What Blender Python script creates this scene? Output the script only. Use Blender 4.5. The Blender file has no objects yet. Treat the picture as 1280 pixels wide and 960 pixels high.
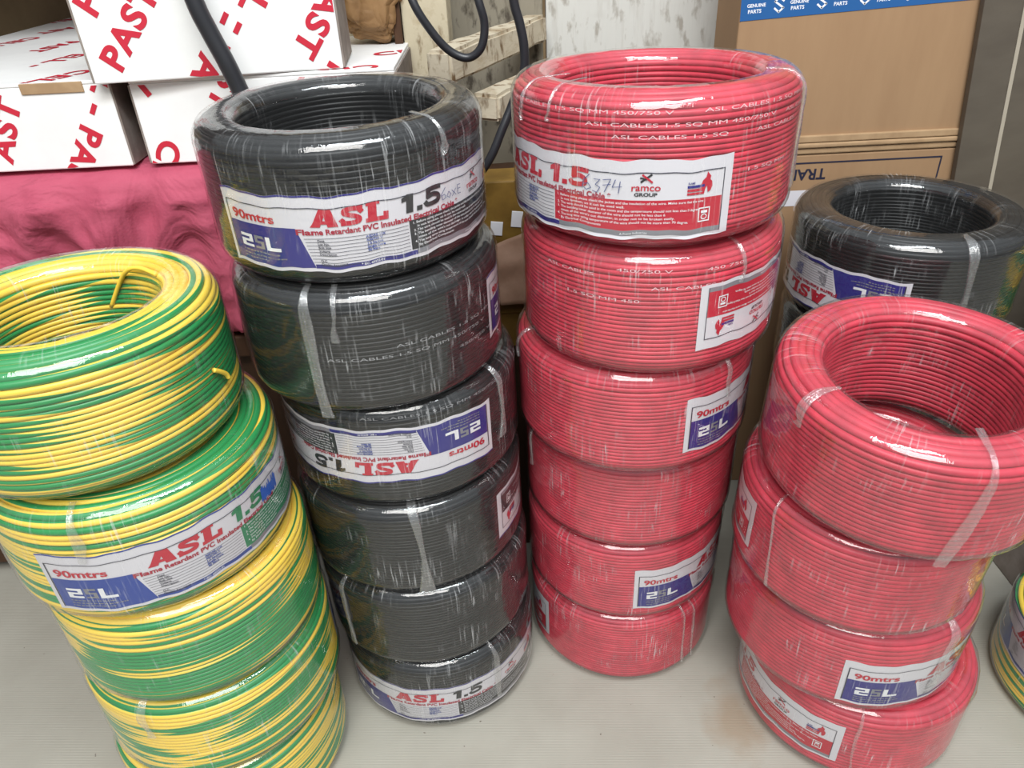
import bpy, bmesh, math, random
import numpy as np
from mathutils import Matrix, Vector, noise as mnoise

SC = bpy.context.scene
COL = SC.collection
PI = math.pi

# ------------------------------------------------------------------ camera, sky, lamps, exposure
cam_d = bpy.data.cameras.new('camera')
cam = bpy.data.objects.new('camera', cam_d)
COL.objects.link(cam)
cam_d.sensor_width = 36.0
cam_d.lens = 934.55 / 1280 * 36.0
cam_d.clip_start = 0.01
pitch, roll = math.radians(32.587), math.radians(-2.879)
cam.matrix_world = (Matrix.Translation((0, 0, 0.6899)) @ Matrix.Rotation(PI / 2 - pitch, 4, 'X')
                    @ Matrix.Rotation(roll, 4, 'Z'))
SC.camera = cam

world = bpy.data.worlds.new('world')
SC.world = world
world.use_nodes = True
bg = world.node_tree.nodes['Background']
wn, wl_ = world.node_tree.nodes, world.node_tree.links
w_tc = wn.new('ShaderNodeTexCoord')
w_dot = wn.new('ShaderNodeVectorMath')
w_dot.operation = 'DOT_PRODUCT'
w_dot.inputs[1].default_value = (0.0, -0.36, 0.93)          # bright sky over the open shop front, dim shop behind
w_ramp = wn.new('ShaderNodeValToRGB')
w_ramp.color_ramp.elements[0].position = 0.50
w_ramp.color_ramp.elements[0].color = (0.16, 0.155, 0.15, 1)
w_ramp.color_ramp.elements[1].position = 0.97
w_ramp.color_ramp.elements[1].color = (0.88, 0.95, 1.0, 1)
w_map = wn.new('ShaderNodeMath')
w_map.operation = 'MULTIPLY_ADD'
w_map.inputs[1].default_value = 0.5
w_map.inputs[2].default_value = 0.5
wl_.new(w_tc.outputs['Generated'], w_dot.inputs[0])
wl_.new(w_dot.outputs['Value'], w_map.inputs[0])
wl_.new(w_map.outputs[0], w_ramp.inputs[0])
wl_.new(w_ramp.outputs[0], bg.inputs[0])
bg.inputs[1].default_value = 0.92


def area(name, loc, target, sx, sy, power, color):
    l = bpy.data.lights.new(name, 'AREA')
    l.shape = 'RECTANGLE'
    l.size, l.size_y = sx, sy
    l.energy = power
    l.color = color
    o = bpy.data.objects.new(name, l)
    COL.objects.link(o)
    o.location = loc
    o.rotation_euler = (Vector(target) - Vector(loc)).to_track_quat('-Z', 'Y').to_euler()
    return o


area('daylight_opening', (-0.1, -1.0, 2.2), (0, 0.5, 0.3), 1.5, 0.8, 42, (1.0, 0.98, 0.95))
area('shop_lamp', (0.12, 0.0, 1.55), (0.0, 0.55, 0.4), 0.78, 0.19, 13.5, (0.88, 0.95, 1.0))

SC.view_settings.view_transform = 'Standard'
SC.view_settings.look = 'None'
SC.view_settings.gamma = 1.0
SC.view_settings.exposure = 0.0
SC.view_settings.use_curve_mapping = False
SC.cycles.transparent_max_bounces = 40
SC.cycles.max_bounces = 10
SC.cycles.caustics_reflective = False
SC.cycles.caustics_refractive = False


# ------------------------------------------------------------------ materials
def lin(c):
    out = []
    for v in c:
        v = v / 255.0
        out.append(v / 12.92 if v <= 0.04045 else ((v + 0.055) / 1.055) ** 2.4)
    return (*out, 1.0)


MATS = {}


def mat(name, col=(200, 200, 200), rough=0.6, spec=0.5, metal=0.0):
    if name in MATS:
        return MATS[name]
    m = bpy.data.materials.new(name)
    m.use_nodes = True
    b = m.node_tree.nodes['Principled BSDF']
    b.inputs['Base Color'].default_value = lin(col)
    b.inputs['Roughness'].default_value = rough
    b.inputs['Specular IOR Level'].default_value = spec
    b.inputs['Metallic'].default_value = metal
    MATS[name] = m
    return m


class NT:
    """small node builder"""
    def __init__(s, m):
        s.m, s.t = m, m.node_tree
        s.b = s.t.nodes.get('Principled BSDF')

    def n(s, typ, **kw):
        nd = s.t.nodes.new(typ)
        for k, v in kw.items():
            if k.startswith('i_'):
                key = k[2:]
                key = int(key) if key.isdigit() else key.replace('_', ' ')
                nd.inputs[key].default_value = v
            else:
                setattr(nd, k, v)
        return nd

    def l(s, a, b):
        s.t.links.new(a, b)

    def coords(s, scale=(1, 1, 1), kind='Object', rot=(0, 0, 0)):
        tc = s.n('ShaderNodeTexCoord')
        mp = s.n('ShaderNodeMapping')
        mp.inputs['Scale'].default_value = scale
        mp.inputs['Rotation'].default_value = rot
        s.l(tc.outputs[kind], mp.inputs[0])
        return mp.outputs[0]

    def noise(s, vec, scale, detail=3, rough=0.55):
        nd = s.n('ShaderNodeTexNoise')
        nd.inputs['Scale'].default_value = scale
        nd.inputs['Detail'].default_value = detail
        nd.inputs['Roughness'].default_value = rough
        if vec is not None:
            s.l(vec, nd.inputs['Vector'])
        return nd.outputs['Fac']

    def ramp(s, fac, stops):
        r = s.n('ShaderNodeValToRGB')
        el = r.color_ramp.elements
        while len(el) < len(stops):
            el.new(0.5)
        for e, (p, c) in zip(el, stops):
            e.position = p
            e.color = c if len(c) == 4 else lin(c)
        s.l(fac, r.inputs[0])
        return r.outputs[0]

    def mix(s, fac, a, b, mode='MIX'):
        x = s.n('ShaderNodeMixRGB', blend_type=mode)
        for k, v in ((0, fac), (1, a), (2, b)):
            if hasattr(v, 'links') or hasattr(v, 'is_output'):
                s.l(v, x.inputs[k])
            else:
                x.inputs[k].default_value = v
        return x.outputs[0]

    def bump(s, h, strength=0.3, dist=0.001):
        b = s.n('ShaderNodeBump')
        b.inputs['Strength'].default_value = strength
        b.inputs['Distance'].default_value = dist
        s.l(h, b.inputs['Height'])
        s.l(b.outputs[0], s.b.inputs['Normal'])
        return b.outputs[0]


BW0, BW1 = (0, 0, 0, 1), (1, 1, 1, 1)


def wire_mat(name, col):
    m = mat(name, col, 0.40, 0.32)
    t = NT(m)
    v = t.coords()
    n = t.noise(v, 60, 3)
    c = t.ramp(n, [(0.3, tuple(x * 0.9 for x in col)), (0.7, tuple(min(255, x * 1.06 + 2) for x in col))])
    t.l(c, t.b.inputs['Base Color'])
    return m


M_RED = wire_mat('red_pvc', (195, 54, 72))
M_BLACK = wire_mat('black_pvc', (5, 5, 6))
M_BLACK.node_tree.nodes['Principled BSDF'].inputs['Specular IOR Level'].default_value = 0.24


def stripe_mat():
    m = mat('green_yellow_pvc', (250, 200, 40), 0.34, 0.5)
    t = NT(m)
    a = t.n('ShaderNodeAttribute', attribute_name='phase')
    sp = t.n('ShaderNodeSeparateColor')
    t.l(a.outputs['Color'], sp.inputs[0])
    c = t.ramp(sp.outputs[0], [(0.54, (244, 207, 74)), (0.60, (24, 138, 70))])
    t.l(c, t.b.inputs['Base Color'])
    return m


M_GY = stripe_mat()


def film_mat(name, haze, streak, refl, rough):
    m = bpy.data.materials.new(name)
    m.use_nodes = True
    t = NT(m)
    t.t.nodes.clear()
    out = t.n('ShaderNodeOutputMaterial')
    uv = t.n('ShaderNodeUVMap', uv_map='wrap')
    oi = t.n('ShaderNodeObjectInfo')
    add = t.n('ShaderNodeVectorMath', operation='MULTIPLY_ADD')
    cx = t.n('ShaderNodeCombineXYZ')
    t.l(oi.outputs['Random'], cx.inputs[0])
    t.l(oi.outputs['Random'], cx.inputs[1])
    t.l(cx.outputs[0], add.inputs[0])
    add.inputs[1].default_value = (7.3, 3.1, 0)
    t.l(uv.outputs[0], add.inputs[2])

    def mp(scale, rot=0.0):
        k = t.n('ShaderNodeMapping')
        k.inputs['Scale'].default_value = scale
        k.inputs['Rotation'].default_value = (0, 0, rot)
        t.l(add.outputs[0], k.inputs[0])
        return k.outputs[0]
    # crumpled creases running over the wrap
    h1 = t.noise(mp((70, 7, 1), 0.12), 1.0, 4, 0.65)
    h2 = t.noise(mp((26, 18, 1)), 1.0, 2)
    hs = t.n('ShaderNodeMath', operation='MULTIPLY_ADD')
    hs.inputs[1].default_value = 0.5
    t.l(h1, hs.inputs[0])
    t.l(h2, hs.inputs[2])
    bp = t.n('ShaderNodeBump')
    bp.inputs['Strength'].default_value = 0.34
    bp.inputs['Distance'].default_value = 0.0018
    t.l(hs.outputs[0], bp.inputs['Height'])
    # whitish folds, and film glints painted in as pale diffuse streaks
    s1 = t.noise(mp((330, 4, 1), 0.05), 1.0, 3)
    s2 = t.noise(mp((11, 5, 1), 0.5), 1.0, 2)
    s3 = t.noise(mp((260, 9, 1), -0.035), 1.0, 3)
    a1 = t.ramp(s1, [(0.57, BW0), (0.68, BW1)])
    a2 = t.ramp(s2, [(0.48, BW0), (0.68, BW1)])
    a3 = t.ramp(s3, [(0.60, BW0), (0.68, BW1)])
    am = t.n('ShaderNodeMath', operation='MAXIMUM')
    t.l(a1, am.inputs[0])
    t.l(a3, am.inputs[1])
    sm = t.n('ShaderNodeMath', operation='MULTIPLY')
    t.l(am.outputs[0], sm.inputs[0])
    t.l(a2, sm.inputs[1])
    hz = t.n('ShaderNodeMath', operation='MULTIPLY_ADD', use_clamp=True)
    hz.inputs[1].default_value = streak
    hz.inputs[2].default_value = haze
    t.l(sm.outputs[0], hz.inputs[0])
    tr = t.n('ShaderNodeBsdfTransparent')
    tr.inputs[0].default_value = (0.985, 0.985, 0.98, 1)
    df = t.n('ShaderNodeBsdfDiffuse')
    df.inputs[0].default_value = (0.85, 0.85, 0.85, 1)
    t.l(bp.outputs[0], df.inputs['Normal'])
    m1 = t.n('ShaderNodeMixShader')
    t.l(hz.outputs[0], m1.inputs[0])
    t.l(tr.outputs[0], m1.inputs[1])
    t.l(df.outputs[0], m1.inputs[2])
    gl = t.n('ShaderNodeBsdfGlossy')
    gl.inputs['Roughness'].default_value = rough
    gl.inputs[0].default_value = (1, 1, 1, 1)
    t.l(bp.outputs[0], gl.inputs['Normal'])
    lw = t.n('ShaderNodeLayerWeight')
    lw.inputs[0].default_value = 0.5
    t.l(bp.outputs[0], lw.inputs['Normal'])
    pw = t.n('ShaderNodeMath', operation='POWER')
    pw.inputs[1].default_value = 4.0
    t.l(lw.outputs['Facing'], pw.inputs[0])
    ma = t.n('ShaderNodeMath', operation='MULTIPLY_ADD', use_clamp=True)
    ma.inputs[1].default_value = 0.75
    ma.inputs[2].default_value = refl
    t.l(pw.outputs[0], ma.inputs[0])
    m2 = t.n('ShaderNodeMixShader')
    t.l(ma.outputs[0], m2.inputs[0])
    t.l(m1.outputs[0], m2.inputs[1])
    t.l(gl.outputs[0], m2.inputs[2])
    t.l(m2.outputs[0], out.inputs[0])
    MATS[name] = m
    return m


M_FILM = film_mat('clear_stretch_film', 0.018, 0.38, 0.062, 0.05)
M_FOLD = film_mat('bunched_stretch_film', 0.10, 0.55, 0.15, 0.08)

M_PAPER = mat('label_paper', (216, 213, 218), 0.55, 0.3)
M_INKRED = mat('red_ink', (190, 26, 50), 0.5, 0.3)
M_INKDRED = mat('dark_red_ink', (165, 22, 52), 0.5, 0.3)
M_INKBLUE = mat('violet_blue_ink', (40, 36, 124), 0.5, 0.3)
M_INKNAVY = mat('blue_ink', (38, 66, 150), 0.5, 0.3)
M_INKDARK = mat('dark_line_ink', (44, 44, 62), 0.5, 0.3)
M_INKGREY = mat('grey_ink', (128, 128, 134), 0.5, 0.3)
M_INKBLACK = mat('black_ink', (36, 36, 40), 0.5, 0.3)
M_INKGREEN = mat('green_ink', (30, 128, 84), 0.5, 0.3)
M_WHITE = mat('white_ink', (235, 235, 238), 0.5, 0.3)
M_PEN = mat('ballpoint_ink', (70, 80, 130), 0.5, 0.3)
M_PENBLUE = mat('blue_marker_ink', (34, 92, 190), 0.5, 0.3)
M_CABPRINT = mat('cable_print_ink', (235, 190, 195), 0.5, 0.3)
M_CABPRINTG = mat('cable_print_grey_ink', (150, 150, 152), 0.5, 0.3)


def noisy(name, a, b, scale=(8, 8, 8), ns=1.0, rough=0.7, bump=0.2, bd=0.001, lo=0.35, hi=0.65, spec=0.3, detail=5):
    m = mat(name, a, rough, spec)
    t = NT(m)
    v = t.coords(scale)
    n = t.noise(v, ns, detail, 0.6)
    t.l(t.ramp(n, [(lo, a), (hi, b)]), t.b.inputs['Base Color'])
    if bump:
        t.bump(n, bump, bd)
    return m


M_KRAFT = noisy('corrugated_cardboard', (154, 122, 91), (160, 128, 96), (50, 14, 8), 1, 0.75, 0.15)
M_KRAFTEDGE = noisy('cardboard_edge', (160, 130, 98), (174, 144, 110), (60, 60, 60), 1, 0.8, 0.1)
M_CARTONWHITE = noisy('white_carton_board', (240, 239, 236), (233, 231, 229), (20, 20, 20), 1, 0.5, 0.05)
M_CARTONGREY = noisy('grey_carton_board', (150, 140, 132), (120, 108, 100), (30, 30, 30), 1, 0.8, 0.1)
M_PRINTRED = mat('red_carton_print', (196, 44, 62), 0.55, 0.3)
M_TAPE = mat('blue_packing_tape', (40, 92, 150), 0.25, 0.5)
M_BAG = noisy('brown_kraft_paper', (128, 96, 62), (160, 124, 84), (30, 30, 30), 1, 0.6, 0.3, 0.002)
M_GOLD = noisy('mustard_cardboard', (134, 104, 46), (112, 84, 36), (40, 40, 40), 1, 0.5, 0.1)
M_RUBBER = mat('black_rubber', (38, 38, 42), 0.38, 0.5)
M_PANEL = noisy('dark_grey_laminate', (94, 86, 76), (86, 78, 69), (12, 12, 30), 1, 0.45, 0.03)
M_STRIP = mat('pale_edge_strip', (168, 158, 142), 0.5)
M_DARKWOOD = noisy('dark_brown_wood', (78, 52, 34), (56, 38, 26), (40, 40, 6), 1, 0.6, 0.2)


def weathered(name, a, b, c, sc):
    m = mat(name, a, 0.75, 0.25)
    t = NT(m)
    v = t.coords(sc)
    n = t.noise(v, 1, 6, 0.65)
    n2 = t.noise(t.coords((16, 16, 16)), 1, 3)
    base = t.ramp(n, [(0.30, b), (0.46, a), (0.60, a), (0.72, b)])
    spot = t.ramp(n2, [(0.58, BW0), (0.72, BW1)])
    n3 = t.noise(t.coords((90, 90, 40)), 1, 4)
    sp2 = t.ramp(n3, [(0.55, BW0), (0.68, BW1)])
    x = t.mix(0.5, spot, sp2, 'ADD')
    f = t.mix(1.0, spot, sp2, 'MULTIPLY')
    t.l(t.mix(sp2, t.mix(spot, base, lin(b)), lin(c)), t.b.inputs['Base Color'])
    t.bump(n, 0.5, 0.002)
    return m


M_WOOD = weathered('whitewashed_timber', (196, 184, 162), (166, 148, 122), (112, 88, 62), (30, 14, 60))
M_PLASTER = weathered('stained_plaster', (196, 184, 158), (178, 162, 134), (124, 102, 74), (40, 40, 40))
M_BOARD = weathered('scuffed_white_board', (204, 202, 195), (190, 186, 178), (166, 160, 150), (70, 70, 8))
M_GREYBOARD = weathered('grey_timber', (142, 134, 118), (118, 110, 96), (80, 72, 62), (60, 60, 8))


def cloth_mat():
    m = mat('crimson_nonwoven_cloth', (198, 80, 106), 0.75, 0.25)
    t = NT(m)
    v = t.coords()
    vo = t.n('ShaderNodeTexVoronoi')
    vo.inputs['Scale'].default_value = 420
    t.l(v, vo.inputs['Vector'])
    n = t.noise(v, 22, 4)
    t.l(t.ramp(n, [(0.3, (168, 72, 93)), (0.7, (179, 83, 103))]), t.b.inputs['Base Color'])
    v2 = t.n('ShaderNodeTexNoise')
    v2.inputs['Scale'].default_value = 13
    v2.inputs['Detail'].default_value = 3
    v2.inputs['Distortion'].default_value = 1.6
    t.l(v, v2.inputs['Vector'])
    b1 = t.n('ShaderNodeBump')
    b1.inputs['Strength'].default_value = 0.55
    b1.inputs['Distance'].default_value = 0.02
    t.l(v2.outputs['Fac'], b1.inputs['Height'])
    b2 = t.n('ShaderNodeBump')
    b2.inputs['Strength'].default_value = 0.25
    b2.inputs['Distance'].default_value = 0.0006
    t.l(vo.outputs[0], b2.inputs['Height'])
    t.l(b1.outputs[0], b2.inputs['Normal'])
    t.l(b2.outputs[0], t.b.inputs['Normal'])
    return m


M_CLOTH = cloth_mat()


def floor_mat():
    m = mat('ribbed_vinyl', (180, 174, 160), 0.5, 0.35)
    t = NT(m)
    v = t.coords((1, 1, 1), rot=(0, 0, 0.06))
    w = t.n('ShaderNodeTexWave', wave_type='BANDS', bands_direction='Y')
    w.inputs['Scale'].default_value = 190
    w.inputs['Distortion'].default_value = 0.9
    w.inputs['Detail'].default_value = 1.5
    w.inputs['Detail Scale'].default_value = 0.6
    t.l(v, w.inputs['Vector'])
    n = t.noise(v, 9, 5)
    base = t.ramp(n, [(0.3, (160, 155, 143)), (0.7, (174, 170, 158))])
    fine = t.mix(0.05, base, w.outputs[0], 'OVERLAY')
    # a trodden brown stain beside the front red stack
    mp = t.n('ShaderNodeMapping')
    mp.inputs['Location'].default_value = (-0.205, -0.44, 0)
    tc = t.n('ShaderNodeTexCoord')
    t.l(tc.outputs['Object'], mp.inputs[0])
    sc = t.n('ShaderNodeMapping')
    sc.inputs['Scale'].default_value = (15, 9, 1)
    sc.inputs['Rotation'].default_value = (0, 0, 0.3)
    t.l(mp.outputs[0], sc.inputs[0])
    ln = t.n('ShaderNodeVectorMath', operation='LENGTH')
    t.l(sc.outputs[0], ln.inputs[0])
    n2 = t.noise(v, 26, 5)
    ad = t.n('ShaderNodeMath', operation='MULTIPLY_ADD')
    ad.inputs[1].default_value = 1.0
    t.l(n2, ad.inputs[0])
    t.l(ln.outputs['Value'], ad.inputs[2])
    st = t.ramp(ad.outputs[0], [(0.55, (0.55, 0.55, 0.55, 1)), (1.0, BW0)])
    c = t.mix(st, fine, lin((148, 122, 92)))
    n3 = t.noise(v, 150, 2)
    sp = t.ramp(n3, [(0.74, BW0), (0.78, BW1)])
    t.l(t.mix(sp, c, lin((110, 100, 90))), t.b.inputs['Base Color'])
    t.bump(w.outputs[0], 0.25, 0.0006)
    return m


M_FLOOR = floor_mat()


# ------------------------------------------------------------------ object helpers
def thing(name, label, cat, loc=(0, 0, 0), rot=None, group=None):
    o = bpy.data.objects.new(name, None)
    o.empty_display_size = 0.02
    COL.objects.link(o)
    o.location = loc
    if rot is not None:
        o.rotation_euler = rot
    tag(o, label, cat, group)
    return o


def tag(o, label, cat, group=None):
    o['label'] = label
    o['category'] = cat
    if group:
        o['group'] = group
    return o


def link(name, me, parent=None, label=None):
    o = bpy.data.objects.new(name, me)
    COL.objects.link(o)
    if parent is not None:
        o.parent = parent
    if label:
        o['label'] = label
    return o


def mesh_from(name, verts, faces, mats, midx=None, smooth=False):
    me = bpy.data.meshes.new(name)
    me.from_pydata([tuple(v) for v in verts], [], [tuple(f) for f in faces])
    for m in (mats if isinstance(mats, (list, tuple)) else [mats]):
        me.materials.append(m)
    if midx is not None:
        me.polygons.foreach_set('material_index', np.array(midx, dtype=np.int32))
    if smooth:
        me.polygons.foreach_set('use_smooth', np.ones(len(me.polygons), dtype=bool))
    me.update()
    return me


def grid_mesh(name, P, closed_u, closed_v, material, smooth=True, uv=None):
    """P: (nu, nv, 3) array"""
    nu, nv = P.shape[:2]
    iu = np.arange(nu if closed_u else nu - 1)
    iv = np.arange(nv if closed_v else nv - 1)
    A, B = np.meshgrid(iu, iv, indexing='ij')
    A2, B2 = (A + 1) % nu, (B + 1) % nv
    F = np.stack([A * nv + B, A2 * nv + B, A2 * nv + B2, A * nv + B2], -1).reshape(-1, 4)
    me = bpy.data.meshes.new(name)
    me.vertices.add(nu * nv)
    me.vertices.foreach_set('co', P.reshape(-1).astype(np.float32))
    me.loops.add(F.size)
    me.loops.foreach_set('vertex_index', F.reshape(-1).astype(np.int32))
    me.polygons.add(len(F))
    me.polygons.foreach_set('loop_start', np.arange(0, F.size, 4, dtype=np.int32))
    me.polygons.foreach_set('loop_total', np.full(len(F), 4, dtype=np.int32))
    if smooth:
        me.polygons.foreach_set('use_smooth', np.ones(len(F), dtype=bool))
    me.materials.append(material)
    me.update(calc_edges=True)
    if uv:
        ul = me.uv_layers.new(name=uv)
        U = np.stack([np.stack([A / len(iu), B / len(iv)], -1), np.stack([(A + 1) / len(iu), B / len(iv)], -1),
                      np.stack([(A + 1) / len(iu), (B + 1) / len(iv)], -1), np.stack([A / len(iu), (B + 1) / len(iv)], -1)], 2)
        ul.data.foreach_set('uv', U.reshape(-1).astype(np.float32))
    return me


def box_bm(bm, x0, x1, y0, y1, z0, z1, bevel=0.0, seg=2, M=None):
    r = bmesh.ops.create_cube(bm, size=1.0)
    vs = r['verts']
    for v in vs:
        v.co = Vector(((x0 + x1) / 2 + v.co.x * (x1 - x0), (y0 + y1) / 2 + v.co.y * (y1 - y0), (z0 + z1) / 2 + v.co.z * (z1 - z0)))
    if M is not None:
        bmesh.ops.transform(bm, matrix=M, verts=vs)
    if bevel:
        es = list({e for v in vs for e in v.link_edges})
        bmesh.ops.bevel(bm, geom=es, offset=bevel, segments=seg, affect='EDGES', profile=0.5)


def bm_obj(name, bm, material, parent=None, label=None, smooth=False):
    me = bpy.data.meshes.new(name)
    bm.normal_update()
    bm.to_mesh(me)
    bm.free()
    me.materials.append(material)
    if smooth:
        me.polygons.foreach_set('use_smooth', np.ones(len(me.polygons), dtype=bool))
    return link(name, me, parent, label)


def box(name, x0, x1, y0, y1, z0, z1, material, parent=None, bevel=0.0015, M=None, label=None):
    bm = bmesh.new()
    box_bm(bm, x0, x1, y0, y1, z0, z1, bevel, 2, M)
    return bm_obj(name, bm, material, parent, label)


def tube_mesh(name, pts, radius, material, nseg=12, sub=8):
    pts = [Vector(p) for p in pts]
    path = []
    P = [pts[0] * 2 - pts[1]] + pts + [pts[-1] * 2 - pts[-2]]
    for i in range(1, len(P) - 2):
        for k in range(sub):
            t = k / sub
            a, b, c, d = P[i - 1], P[i], P[i + 1], P[i + 2]
            path.append(0.5 * ((2 * b) + (c - a) * t + (2 * a - 5 * b + 4 * c - d) * t * t + (3 * b - a - 3 * c + d) * t ** 3))
    path.append(pts[-1])
    V = np.zeros((len(path), nseg, 3))
    up = Vector((0.3, 1, 0.2)).normalized()
    for i, p in enumerate(path):
        tg = (path[min(i + 1, len(path) - 1)] - path[max(i - 1, 0)]).normalized()
        n1 = (up - tg * up.dot(tg)).normalized()
        up = n1
        n2 = tg.cross(n1)
        for j in range(nseg):
            a = 2 * PI * j / nseg
            V[i, j] = p + radius * (math.cos(a) * n1 + math.sin(a) * n2)
    me = grid_mesh(name, V, False, True, material)
    bm = bmesh.new()
    bm.from_mesh(me)
    bmesh.ops.holes_fill(bm, edges=[e for e in bm.edges if e.is_boundary])
    bmesh.ops.recalc_face_normals(bm, faces=bm.faces)
    bm.to_mesh(me)
    bm.free()
    return me


# ------------------------------------------------------------------ flat print: text, bars, strokes gathered in 2D
_txt = {}


def text_geo(s, size, bold=0.0, shear=0.0, sx=1.0, cut=None):
    key = (s, size, bold, shear, sx, cut)
    if key in _txt:
        return _txt[key]
    cu = bpy.data.curves.new('text', 'FONT')
    cu.body = s
    cu.size = size
    cu.offset = bold
    cu.shear = shear
    cu.resolution_u = 3 if size < 0.006 else 6
    cu.space_character = 1.1 if size > 0.02 else 1.0
    cu.fill_mode = 'BOTH'
    ob = bpy.data.objects.new('text', cu)
    COL.objects.link(ob)
    me = bpy.data.meshes.new_from_object(ob.evaluated_get(bpy.context.evaluated_depsgraph_get()))
    COL.objects.unlink(ob)
    bpy.data.objects.remove(ob)
    bpy.data.curves.remove(cu)
    if cut:
        bm = bmesh.new()
        bm.from_mesh(me)
        xs = [v.co.x for v in bm.verts] or [0]
        x = min(xs) + cut
        while x < max(xs):
            bmesh.ops.bisect_plane(bm, geom=bm.verts[:] + bm.edges[:] + bm.faces[:], plane_co=(x, 0, 0), plane_no=(1, 0, 0))
            x += cut
        bm.to_mesh(me)
        bm.free()
    V = np.array([(v.co.x * sx, v.co.y) for v in me.vertices]).reshape(-1, 2)
    F = [tuple(p.vertices) for p in me.polygons]
    bpy.data.meshes.remove(me)
    _txt[key] = (V, F)
    return V, F


class Flat:
    def __init__(s):
        s.v, s.f, s.m, s.lay, s.mats = [], [], [], [], []

    def mi(s, m):
        if m not in s.mats:
            s.mats.append(m)
        return s.mats.index(m)

    def add(s, V, F, m, layer):
        o = len(s.v)
        s.v += [tuple(p) for p in V]
        s.lay += [layer] * len(V)
        k = s.mi(m)
        for f in F:
            s.f.append(tuple(i + o for i in f))
            s.m.append(k)

    def rect(s, x0, x1, y0, y1, m, layer=1, step=0.003, slant=0.0):
        n = max(1, int(math.ceil((x1 - x0) / step)))
        V, F = [], []
        for i in range(n + 1):
            x = x0 + (x1 - x0) * i / n
            V += [(x + slant, y0), (x, y1)]
        for i in range(n):
            F.append((2 * i, 2 * i + 2, 2 * i + 3, 2 * i + 1))
        s.add(V, F, m, layer)

    def frame(s, x0, x1, y0, y1, w, m, layer=2):
        s.rect(x0, x1, y0, y0 + w, m, layer)
        s.rect(x0, x1, y1 - w, y1, m, layer)
        s.rect(x0, x0 + w, y0 + w, y1 - w, m, layer)
        s.rect(x1 - w, x1, y0 + w, y1 - w, m, layer)

    def text(s, t, x, y, size, m, layer=2, bold=0.0, shear=0.0, width=None, ang=0.0, cut=None, sx=1.0):
        V, F = text_geo(t, size, bold, shear, 1.0, cut)
        if not len(V):
            return
        V = V.copy()
        if width:
            V[:, 0] = (V[:, 0] - V[:, 0].min()) * width / max(1e-9, np.ptp(V[:, 0]))
        else:
            V[:, 0] *= sx
        c, sn = math.cos(ang), math.sin(ang)
        s.add(np.stack([x + V[:, 0] * c - V[:, 1] * sn, y + V[:, 0] * sn + V[:, 1] * c], 1), F, m, layer)

    def stroke(s, pts, w, m, layer=3):
        for a, b in zip(pts[:-1], pts[1:]):
            a, b = np.array(a, float), np.array(b, float)
            d = b - a
            L = np.linalg.norm(d)
            if L < 1e-9:
                continue
            d = d / L
            n = np.array([-d[1], d[0]]) * w / 2
            a, b = a - d * w * 0.3, b + d * w * 0.3
            s.add([a - n, b - n, b + n, a + n], [(0, 1, 2, 3)], m, layer)

    def poly(s, pts, m, layer=2):
        s.add(pts, [tuple(range(len(pts)))], m, layer)

    def clip(s, x0, x1, y0, y1):
        bm = bmesh.new()
        vs = [bm.verts.new((p[0], p[1], l * 1e-3)) for p, l in zip(s.v, s.lay)]
        for f, k in zip(s.f, s.m):
            try:
                bm.faces.new([vs[i] for i in f]).material_index = k
            except ValueError:
                pass
        for co, no in (((x0, 0, 0), (-1, 0, 0)), ((x1, 0, 0), (1, 0, 0)), ((0, y0, 0), (0, -1, 0)), ((0, y1, 0), (0, 1, 0))):
            bmesh.ops.bisect_plane(bm, geom=bm.verts[:] + bm.edges[:] + bm.faces[:], plane_co=co, plane_no=no, clear_outer=True)
        bm.verts.index_update()
        s.v = [(v.co.x, v.co.y) for v in bm.verts]
        s.lay = [v.co.z * 1e3 for v in bm.verts]
        s.f = [tuple(v.index for v in f.verts) for f in bm.faces]
        s.m = [f.material_index for f in bm.faces]
        bm.free()

    def bent(s, name, R, r0=0.0004, dl=0.00011, wave=None):
        V = []
        for (x, y), l in zip(s.v, s.lay):
            a = x / R
            r = R + r0 + l * dl
            z = y
            if wave:
                dz, dr = wave(x, y)
                z += dz
                r += dr
            V.append((r * math.cos(a), r * math.sin(a), z))
        return mesh_from(name, V, s.f, s.mats, s.m)

    def placed(s, name, O, U, W, N, off=0.0003, dl=0.0001):
        O, U, W, N = Vector(O), Vector(U), Vector(W), Vector(N)
        V = [O + U * x + W * y + N * (off + l * dl) for (x, y), l in zip(s.v, s.lay)]
        return mesh_from(name, V, s.f, s.mats, s.m)


# ------------------------------------------------------------------ the setting
fl = box('floor', -2.2, 2.2, -1.0, 1.9, -0.05, 0.0, M_FLOOR, bevel=0)
fl['kind'] = 'structure'
wl = box('wall_back', -2.2, 2.2, 1.70, 1.80, 0.0, 1.6, noisy('back_wall_paint', (150, 128, 96), (120, 100, 74), (5, 5, 5), 1, 0.8, 0.1), bevel=0)
wl['kind'] = 'structure'

wa = box('wall_left', -0.330, -0.105, 0.925, 0.955, 0.0, 0.85, M_PLASTER, None, 0)
wa['kind'] = 'structure'
lb = box('added_shade_board_1', -1.30, -0.30, 0.74, 1.70, 0.86, 0.89, M_DARKWOOD, None, 0)  # unseen board added overhead to shade the back of the carton lid
lb['kind'] = 'structure'

# ------------------------------------------------------------------ cable coils
RC = 0.0984          # outermost wire surface
RF = 0.1000          # wrap surface
HC = 0.0975          # coil height in local units
WD = 0.0033


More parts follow.
